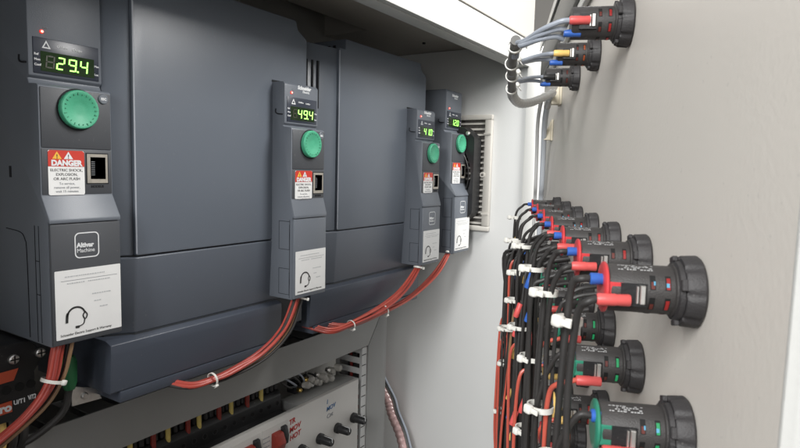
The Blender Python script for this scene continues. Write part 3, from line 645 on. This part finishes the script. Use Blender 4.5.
# ------------------------------------------------------------------ door
ANG = math.radians(22.8046); E3 = Vector((-math.sin(ANG), math.cos(ANG), 0)); N3 = Vector((math.cos(ANG), math.sin(ANG), 0)); DD = .077
def dpt(s, z, off=0.):   # door coordinates: distance along the door, height, distance off the inner face
    return E3*s + N3*(DD-off) + Vector((0, 0, z))
RZ = math.atan2(-N3.y, -N3.x)   # local +x points off the door into the cabinet, local +y towards the free edge
def dloc(bmx):  # bmesh written as (off, -s, z) with the door root at s=0
    return bmx
door = thing('cabinet_door', 'beige grey painted door inner face carrying the pilot lamps', 'door', dpt(0, 0, 0), RZ)
bm = bmesh.new(); box(bm, -.0015, 0, -1.145, -.1650, -1.2, .2360); finish(bm, 'door_sheet', M['door'], door, smooth=False)
bm = bmesh.new(); prism(bm, [(0, -.1652), (.0005, -.1625), (-.002, -.1600), (-.020, -.1590), (-.020, -.1605), (-.0035, -.1620), (-.0015, -.1652)], 'z', -1.2, .236, .0002, 1); finish(bm, 'door_edge_fold', M['frame'], door)
bm = bmesh.new(); box(bm, -.020, .0125, -1.145, -.1650, .2362, .2380, .0005); box(bm, .0110, .0125, -1.14, -.17, .2250, .2361); finish(bm, 'door_top_fold', M['frame'], door)
bm = bmesh.new(); box(bm, .0002, .0095, -1.14, -.17, .172, .2240, .002); finish(bm, 'door_gasket', M['gasket'], door)
bm = bmesh.new(); box(bm, .0002, .0060, -1.14, -.17, .1600, .1716, .0015); finish(bm, 'gasket_channel', M['frame'], door)

# pilot lamps --------------------------------------------------------------
def arc_patch(bm, r, a0, a1, x0, x1, n=5):
    vs = []
    for k in range(n+1):
        a = a0+(a1-a0)*k/n; vs.append((bm.verts.new((x0, r*math.cos(a), r*math.sin(a))), bm.verts.new((x1, r*math.cos(a), r*math.sin(a)))))
    for k in range(n): bm.faces.new((vs[k][0], vs[k][1], vs[k+1][1], vs[k+1][0]))
LK = {}
def notch(k, n, a): return 1-(.075 if (k % 12) in (0, 1, 2) and .0015 < a else 0)
def meshcache(key, fn, m):
    if key not in LK:
        bm = bmesh.new(); fn(bm); o = finish(bm, key, M[m]); LK[key] = o.data; bpy.data.objects.remove(o)
    return LK[key]
def child(name, me, parent):
    o = bpy.data.objects.new(name, me); COL.objects.link(o); o.parent = parent; return o
def lamp(s, z, label, kind, term, group, k=1., tilt=0.):
    o = thing('pilot_lamp', label, 'pilot lamp', dpt(s, z, 0), RZ, group); o.scale = (k, k, k)
    RB = .0094
    def body(bm): lathe(bm, [(.0080, .0104), (.0100, .0103), (.0104, RB), (.0215, RB*.995), (.0219, RB*.985), (.0330, RB*.985), (.0338, RB*.93)], n=48)
    child('lamp_body', meshcache('lamp_body', body, 'lampblack'), o)
    def nut(bm):
        lathe(bm, [(.0003, .0132), (.0012, .0139), (.0062, .0136), (.0072, .0130)], n=96, rf=notch)
        lathe(bm, [(.0073, .0118), (.0090, .0116), (.0094, .0108)], n=96, rf=lambda q, n, a: 1-(.06 if (q % 24) in (0, 1, 2, 3) else 0))
        for a in (0.35, 1.9, 3.5, 5.0): 
            t = bmesh.new(); box(t, .0072, .0092, .0112, .0134, -.0022, .0022, .0003, 1)
            for v_ in t.verts: v_.co = Matrix.Rotation(a, 3, 'X') @ v_.co
            merge(bm, t)
    child('mounting_nut', meshcache('mounting_nut', nut, 'nutblack'), o)
    # ventilation windows in two rows round the body
    spec = {'red': ('glow_dim', 'glow_red'), 'orange': ('glow_dim', 'glow_orange'), 'dim': ('deep', 'glow_dim'), 'green': ('glow_dim', 'glow_green'), 'cyan': ('glow_dim', 'glow_red'), 'greencyan': ('glow_dim', 'glow_green')}[kind]
    for row, (xa, m) in enumerate(((.0185, spec[0]), (.0130, spec[1]))):
        for q, ac in enumerate((.46, -.46, -1.45, 2.5, -2.5)):
            def frame_(bm, xa=xa, ac=ac): arc_patch(bm, RB+.00008, ac-.30, ac+.30, xa-.0010, xa+.0010)
            w = child('lamp_window', meshcache('lamp_window_%d_%d' % (row, q), frame_, 'deep'), o)
            def glow(bm, xa=xa, ac=ac): arc_patch(bm, RB+.00016, ac-.27, ac+(.02 if row == 0 else .20), xa-.0007, xa+.0006)
            child('lamp_glow', meshcache('lamp_glow_%d_%d_%s' % (row, q, m), glow, m), w)
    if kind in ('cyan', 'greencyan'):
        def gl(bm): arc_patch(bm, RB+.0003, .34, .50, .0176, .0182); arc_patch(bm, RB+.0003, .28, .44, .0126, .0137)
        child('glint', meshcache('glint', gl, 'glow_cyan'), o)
    # tiny printed rating lines, modelled as rows of dashes
    def pr(bm):
        rn = random.Random(5)
        for row in range(4):
            a = 1.30-row*.10; x = .0305
            while x > .0185 - (row == 0)*.002:
                L = rn.uniform(.0006, .0013)
                if rn.random() > .25+.10*row: arc_patch(bm, RB+.0001, a, a+.055, x-L, x, 1)
                x -= L+.00035
    child('printed_rating', meshcache('printed_rating', pr, 'soft_print'), o)
    # screw terminals on the side
    for q, (yy, zz) in enumerate(((.0092, -.0020), (.0078, .0052))[:1]):
        def rec(bm): box(bm, .0205, .0300, .0070, .0094, -.0052, .0035)
        child('terminal_recess', meshcache('terminal_recess', rec, 'black'), o)
        def scr(bm):
            box(bm, .0212, .0232, .0090, .0108, -.0042, .0030, .0003, 1); box(bm, .0236, .0244, .0090, .0104, -.0040, .0026, .0002, 1)
        child('terminal_screw', meshcache('terminal_screw', scr, 'metal'), o)
    if term == 'disc_red' or term == 'disc_green' or term == 'disc_yellow':
        mm = {'disc_red': 'discred', 'disc_green': 'discgreen', 'disc_yellow': 'tyellow'}[term]
        def disc(bm): lathe(bm, [(.0340, .0096), (.0344, .0100), (.0352, .0100), (.0357, .0092), (.0359, .0070), (.0356, .003)], (0, 0, 0), n=40)
        child('colour_disc', meshcache('colour_disc_'+mm, disc, mm), o)
        def tab(bm): box(bm, .0285, .0345, .0062, .0090, -.0048, .0036, .0005, 1)
        child('colour_tab', meshcache('colour_tab_'+mm, tab, mm), o)
    return o

WG = 'wire pairs leaving the pilot lamps'
def terminal(o, path_start, direction, r, L, m, name='crimp_terminal'):
    d = Vector(direction).normalized(); p0 = Vector(path_start); p1 = p0+d*L
    bm = bmesh.new(); tube(bm, [p0, p0+d*L*.06, p0+d*L*.55, p0+d*L*.60, p1-d*L*.04, p1], r, n=14, sub=1, rfun=lambda i, n: (.85, 1, 1, .93, .98, .86)[min(i, 5)])
    return finish(bm, name, M[m], o)
def lamp_wires(s, z, label, cols, wcol, lead1, lead2, r=.0014, tr=.0022, L=(.0125, .0100)):
    """lead paths are lists of (ds, z, off) in door coordinates, first point = back end of the crimp terminal"""
    o = thing('lamp_wires', label, 'wire pair', (0, 0, 0), group=WG)
    for (lead, c, LL) in ((lead1, cols[0], L[0]), (lead2, cols[1], L[1])):
        if not lead: continue
        p = [dpt(a, b, c_) for a, b, c_ in lead]
        d = (N3*1.0+Vector((0, 0, .02)))
        wc = wcol if isinstance(wcol, str) else wcol[0 if lead is lead1 else 1]
        bm = bmesh.new(); tube(bm, [p[0]+d.normalized()*.002]+p, r, n=12, sub=8); finish(bm, 'wire', M[wc], o)
        if c: terminal(o, p[0], d, tr, LL, c)
    return o

BS = [.236, .314, .390, .472, .558, .650, .752]
nm = ['nearest', 'second', 'third', 'fourth', 'fifth', 'sixth', 'seventh']
rb = random.Random(21)
zB, zC, zD, zE = -.0445, -.1010, -.1580, -.2150
for i, s in enumerate(BS):
    ks = 1.0 if i else 1.0
    lamp(s, zB, '%s pilot lamp of the long row with red rear discs, counted from the right' % nm[i].capitalize(), 'cyan' if i in (0, 3, 4) else 'red' if i < 3 else 'dim', 'disc_red', 'long row of pilot lamps with red discs')
    hs = s+rb.uniform(-.002, .002); h = .0455 + (.002 if i else 0)+(.002 if i > 1 else 0)+(.003 if i > 3 else 0)
    lamp_wires(s, zB, 'black wire pair on the %s lamp of the red disc row' % nm[i], ('tred', 'tblue'), 'wblack',
               [(s-.0105, zB-.0030, .0388), (s-.0108, zB-.0042, .0420), (s-.0085, zB-.0075, .0445), (s-.005, zB-.018, h), (hs-.002, zB-.045, h+.001), (hs-.001, zB-.09, h), (hs+.003, zB-.16, h+.001), (hs+.001, -.34, h), (hs, -.6, h)],
               [(s-.003, zB+.0034, .0405), (s-.0035, zB+.0032, .0438), (s-.001, zB+.0010, .0465), (s+.001, zB-.010, h+.002), (hs+.003, zB-.045, h+.0035), (hs+.004, zB-.09, h+.004), (hs+.002, zB-.16, h+.003), (hs+.004, -.34, h+.004), (hs, -.6, h+.003)], r=.0015 if i == 0 else .0014, L=(.0122, .0062), tr=.0024)
for i, s in enumerate(BS):
    if i == 3: kd = 'dim'
    lamp(s, zC, '%s pilot lamp of the green disc row below, counted from the right' % nm[i].capitalize(), 'greencyan' if i == 0 else 'green', 'disc_green', 'row of pilot lamps with green discs')
    h = .044; w2 = 'wsalmon'
    lamp_wires(s, zC, 'salmon and black wires on the %s green disc lamp' % nm[i], ('tred', 'tblue'), (w2 if i < 3 else 'wblack', 'wblack'),
               [(s-.0110, zC-.0062, .0335), (s-.0112, zC-.0072, .0370), (s-.009, zC-.0100, .0425 if i else .050), (s-.004, zC-.018, .0460 if i else .058), (s, zC-.045, .047 if i else .062), (s+.001, zC-.10, .046), (s+.002, zC-.25, .046), (s+.002, -.6, .046)],
               [(s-.004, zC+.0050, .0372), (s-.004, zC+.0048, .0415), (s-.002, zC-.002, .0455), (s+.001, zC-.016, .0495), (s+.004, zC-.045, .052), (s+.004, -.25, .051), (s+.004, -.6, .051)], L=(.0125, .0055), tr=.0026)
for row, (z, idx, kd, tm, cname) in enumerate(((zD, (2, 3, 4, 5, 6), 'red', 'disc_yellow', 'yellow'), (zE, (3, 4, 5, 6), 'orange', 'disc_red', 'crimson'))):
    for i in idx:
        s = BS[i]
        lamp(s, z, '%s lamp from the right in the %s disc row %s' % (nm[i].capitalize(), cname, 'second from the bottom' if row == 0 else 'at the very bottom'), kd, tm, 'lower rows of pilot lamps behind the wiring')
        lamp_wires(s, z, 'wires with %s and blue terminals on the %s lamp of the %s disc row' % ('yellow' if row == 0 else 'red', nm[i], cname), ('tyellow' if row == 0 else 'tred', 'tblue'), ('wsalmon' if i == 2 else 'wblack', 'wblack'),
                   [(s-.0110, z-.0040, .0340), (s-.0112, z-.005, .0370), (s-.008, z-.012, .043), (s-.002, z-.03, .0455), (s, z-.08, .0455), (s, -.6, .045)],
                   [(s-.004, z+.0050, .0372), (s-.004, z+.0045, .0415), (s-.002, z-.002, .0455), (s+.001, z-.016, .0495), (s+.004, z-.045, .050), (s+.004, -.6, .049)], L=(.0100, .0055), tr=.0026)
# harness of long vertical wires
hz = thing('wiring_harness', 'dense harness of long black and red wires hanging in front of the lamp columns', 'wiring harness', (0, 0, 0))
rw = random.Random(99)
def hang(s, off, z0, z1, m, r=.0017, wob=.002):
    pts = [dpt(s, z0+.016, off-.022), dpt(s, z0+.012, off-.008)]; n = 9
    for k in range(n):
        t = k/(n-1); pts.append(dpt(s+rw.uniform(-wob, wob), z0+(z1-z0)*t, off+rw.uniform(-wob, wob)))
    bm = bmesh.new(); tube(bm, pts, r, n=8, sub=5); finish(bm, 'wire', M[m], hz)
for s, o_, n_, z0 in ((.314, .048, 3, -.075), (.390, .050, 6, -.070), (.472, .053, 8, -.068), (.558, .056, 9, -.075), (.620, .059, 8, -.085), (.690, .063, 8, -.10), (.75, .065, 6, -.10)):
    for k in range(n_):
        hang(s+rw.uniform(-.010, .012), o_+rw.uniform(-.006, .005), z0-rw.uniform(0, .02), -.62, 'wblack', rw.choice((.0011, .0013, .0015)), rw.choice((.0015, .0025, .004)))
for s, o_, z0, m in ((.62, .0625, -.105, 'wsalmon'), (.66, .0680, -.20, 'wsalmon'), (.69, .0690, -.215, 'wsalmon'), (.70, .0640, -.22, 'wred'), (.52, .0590, -.165, 'wsalmon'), (.45, .057, -.165, 'wsalmon'), (.71, .0705, -.19, 'wsalmon'), (.60, .059, -.15, 'wbrown')):
    hang(s, o_, z0, -.62, m, .0014, .0022)
# coloured bits showing between the wires
for k in range(34):
    s = rw.uniform(.40, .70); z = rw.uniform(-.30, -.08); m = rw.choice(('tblue', 'tblue', 'tred', 'tyellow'))
    terminal(hz, dpt(s, z, rw.uniform(.050, .060)), Vector((0, 0, 1))+N3*.3, .0024, .012, m, 'crimp_terminal')
tl = [(.236, -.0590, .0500, .0054, 'nearest wire pair below the red terminal lamp'), (.314, -.0640, .0535, .0075, 'second column of black wires'), (.390, -.0640, .0560, .0085, 'third column of black wires, upper one'),
      (.474, -.0600, .0590, .0088, 'fourth column just under the blue terminals'), (.560, -.0660, .0640, .0090, 'fifth column just under the blue terminals'), (.700, -.0550, .0600, .008, 'farthest column at the top'),
      (.475, -.1270, .0590, .0100, 'fourth column at mid height'), (.560, -.1240, .0610, .0095, 'fifth column at mid height'), (.390, -.1250, .0540, .0090, 'third column, lower one'), (.600, -.1630, .0660, .0100, 'left side of the harness beside the salmon wire'),
      (.314, -.1280, .0530, .0080, 'second column beside the salmon wire'), (.690, -.2900, .0670, .0090, 'outermost salmon wires low on the left'), (.300, -.1480, .0480, .0070, 'bottom edge between the front wires'), (.400, -.1800, .0545, .0085, 'third column near the bottom edge'),
      (.650, -.2170, .0640, .0100, 'left salmon wires at mid height'), (.52, -.0900, .0610, .0090, 'thin wires between two upper ties')]
for (s, z, off, r, lb) in tl:
    tie('white cable tie on the '+lb, dpt(s, z, off-.003), (0.05, .05, 1), r*.8, tuple(-N3*.75-E3*.6), 1.15)

# upper lamps ---------------------------------------------------------------
AS = [.391, .511, .635]
for i, (s, z, kd, col) in enumerate(((AS[0], .0945, 'red', 'red'), (AS[1], .0985, 'orange', 'yellow'), (AS[2], .0990, 'dim', 'black'))):
    lamp(s, z, 'upper %s pilot lamp with grey wires on a %s terminal' % (('right', 'middle', 'left')[i], col), kd, None, 'three upper pilot lamps', k=1.08 if i == 0 else 1.0)
    tc = {'red': 'tred', 'yellow': 'tyellow', 'black': 'tblack'}[col]
    o = thing('lamp_wires', 'grey wires with %s and blue terminals on the upper %s lamp' % (col, ('right', 'middle', 'left')[i]), 'wire group', (0, 0, 0), group='grey wires of the upper lamps')
    ends = [(.425, .089, .0705), (.470, .0835, .0715), (.535, .0785, .0705)][i]
    L = .0125
    mids = [[(.3805, z-.0005, .0385), (.381, z-.0012, .0440), (.387, z-.0045, .0545), (.405, z-.0070, .0640)], [(.5005, z-.0010, .0375), (.5, z-.0018, .0430), (.492, z-.0050, .0520), (.482, z-.0100, .0620)], [(.6245, z-.0010, .0370), (.620, z-.0018, .0420), (.605, z-.0050, .0510), (.575, z-.012, .0620)]][i]
    for q in range(3 if i == 0 else 2):
        dz = -.0044*q; ds = .006*q
        pts = [dpt(a+ds*(1-t/4), b+dz*(1-t*.22), c_+.0010*q) for t, (a, b, c_) in enumerate(mids)]+[dpt(ends[0]+.002*q, ends[1]+.001*q, ends[2]-.0015*q), dpt(ends[0]+.016, ends[1]-.006, ends[2]-.001*q)]
        bm = bmesh.new(); tube(bm, pts, .0017, n=10, sub=6); finish(bm, 'wire', M['wgrey'], o)
    terminal(o, dpt(*mids[0]), N3, .0027, L, tc)
    terminal(o, dpt(mids[0][0]+.006, mids[0][1]-.0065, mids[0][2]+.0025), N3, .0024, .0105, 'tblue')
ab = thing('wrapped_cable', 'grey wrapped cable looping under the upper lamps to the door corner', 'cable', (0, 0, 0))
P1 = [(.418, .0905, .0700), (.440, .0865, .0705), (.460, .0820, .0715), (.500, .0785, .0705), (.545, .0735, .0695)]
P2 = [(.545, .0735, .0695), (.565, .0698, .0675), (.600, .0680, .0600), (.640, .0735, .0480), (.680, .0820, .0360), (.740, .0960, .0180), (.790, .1020, .0150), (.850, .0920, .0150), (.900, .0700, .0140), (.940, .0300, .0110), (.965, -.02, .0090), (1.0, -.10, .007), (1.0, -.5, .007)]
bm = bmesh.new(); tube(bm, [dpt(*p_) for p_ in P1], .0036, n=12); finish(bm, 'dark_core', M['gasket'], ab)
bm = bmesh.new(); tube(bm, [dpt(*p_) for p_ in P2[:8]], .0044, n=14, sub=12, rfun=lambda i, n: 1+.07*((i % 3) < 1)); finish(bm, 'spiral_wrap', M['spiral'], ab)
bm = bmesh.new(); tube(bm, [dpt(*p_) for p_ in P2[6:]], .0042, n=14, sub=8); finish(bm, 'grey_cable', M['palecable'], ab)
bm = bmesh.new(); tube(bm, [dpt(a, b, c_+.010) for a, b, c_ in P2[6:]], .0028, n=12, sub=8); finish(bm, 'thin_cable', M['ductfin'], ab)
for (s, z, off, lb) in ((.428, .0885, .0702, 'topmost tie of the grey wrapped cable'), (.462, .0822, .0715, 'second tie of the grey wrapped cable'), (.498, .0787, .0705, 'third tie of the grey wrapped cable'), (.540, .0742, .0697, 'lowest tie where the grey cable bends')):
    tie('white cable tie, '+lb, dpt(s, z, off), tuple(E3*1.0+Vector((0, 0, -.14))+N3*.05), .0045, tuple(Vector((0, 0, 1))*.6+N3*.9), 1.0)
for (s, z, lb) in ((.815, .1060, 'upper beige adhesive tie mount on the door beside the lamps'), (.925, .0640, 'lower beige adhesive tie mount on the door')):
    o = thing('tie_mount', lb, 'cable clip', dpt(s, z, 0), RZ, 'adhesive tie mounts on the door')
    bm = bmesh.new(); box(bm, .0002, .0030, -.013, .013, -.016, .016, .0008); finish(bm, 'base_pad', M['mount'], o)
    bm = bmesh.new(); prism(bm, [(.003, -.015), (.013, -.015), (.013, -.008), (.006, .006), (.003, .014)], 'y', -.008, .008, .0006); finish(bm, 'saddle', M['mount'], o)

# ------------------------------------------------------------------ room beyond
bm = bmesh.new(); box(bm, -3.5, -.10, 3.2, 3.25, -1.5, 2.6); struct(finish(bm, 'room_wall', M['room'], smooth=False))

# ------------------------------------------------------------------ world, light, camera
w = bpy.data.worlds.new('World'); S.world = w; w.use_nodes = True
bg = w.node_tree.nodes['Background']; bg.inputs[0].default_value = (.96, .98, 1, 1); bg.inputs[1].default_value = .90
wn = w.node_tree; tcw = wn.nodes.new('ShaderNodeTexCoord'); sp = wn.nodes.new('ShaderNodeSeparateXYZ'); cr = wn.nodes.new('ShaderNodeValToRGB'); mr = wn.nodes.new('ShaderNodeMapRange')
mr.inputs[1].default_value = -1; mr.inputs[2].default_value = 1
wn.links.new(tcw.outputs['Generated'], sp.inputs[0]); wn.links.new(sp.outputs[2], mr.inputs[0]); wn.links.new(mr.outputs[0], cr.inputs[0]); my = wn.nodes.new('ShaderNodeMapRange'); my.inputs[1].default_value = -.5; my.inputs[2].default_value = .6; my.inputs[3].default_value = .28; my.inputs[4].default_value = 1
wn.links.new(sp.outputs[1], my.inputs[0]); wm = wn.nodes.new('ShaderNodeVectorMath'); wm.operation = 'SCALE'; wn.links.new(cr.outputs[0], wm.inputs[0]); wn.links.new(my.outputs[0], wm.inputs['Scale']); wn.links.new(wm.outputs[0], bg.inputs[0])
e = cr.color_ramp.elements; e[0].position = .18; e[0].color = (.05, .048, .045, 1); e[1].position = .50; e[1].color = (.97, .98, 1, 1)
x_ = e.new(.36); x_.color = (.30, .29, .28, 1)
def area(name, loc, target, size, power, col):
    L = bpy.data.lights.new(name, 'AREA'); L.shape = 'RECTANGLE'; L.size, L.size_y = size; L.energy = power; L.color = col
    o = bpy.data.objects.new(name, L); COL.objects.link(o); o.location = loc
    o.rotation_euler = (Vector(target)-Vector(loc)).to_track_quat('-Z', 'Y').to_euler(); return o
area('ceiling_light', (.28, .95, .80), (-.6, .85, .05), (.35, .7), 22, (1, .985, .96))
area('window_light', (-.12, -1.35, .80), (-.2, .7, .0), (.55, 1.1), 46, (.99, .99, .98))

area('added_edge_light', (.90, -1.90, .30), (-.6, .5, .0), (.5, 1.6), 6, (.97, .985, 1))  # unseen light added to put a highlight on the drive edges
cam = bpy.data.cameras.new('camera'); co = bpy.data.objects.new('camera', cam); COL.objects.link(co)
right = Vector((.8422, .5386, .0258)); down = Vector((.0733, -.0670, -.9951)); fwd = Vector((-.5342, .8399, -.0959))
Rm = Matrix((right, -down, -fwd)).transposed(); co.rotation_euler = Rm.to_euler(); co.location = (0, 0, 0)
cam.sensor_width = 36; cam.lens = 577/800*36; cam.clip_start = .01; cam.clip_end = 100
cam.dof.use_dof = True; cam.dof.focus_distance = .75; cam.dof.aperture_fstop = 36
S.camera = co
S.render.engine = 'CYCLES'; S.cycles.use_denoising = True; S.cycles.max_bounces = 8
S.view_settings.view_transform = 'Standard'; S.view_settings.look = 'None'; S.view_settings.exposure = .2; S.view_settings.gamma = 1
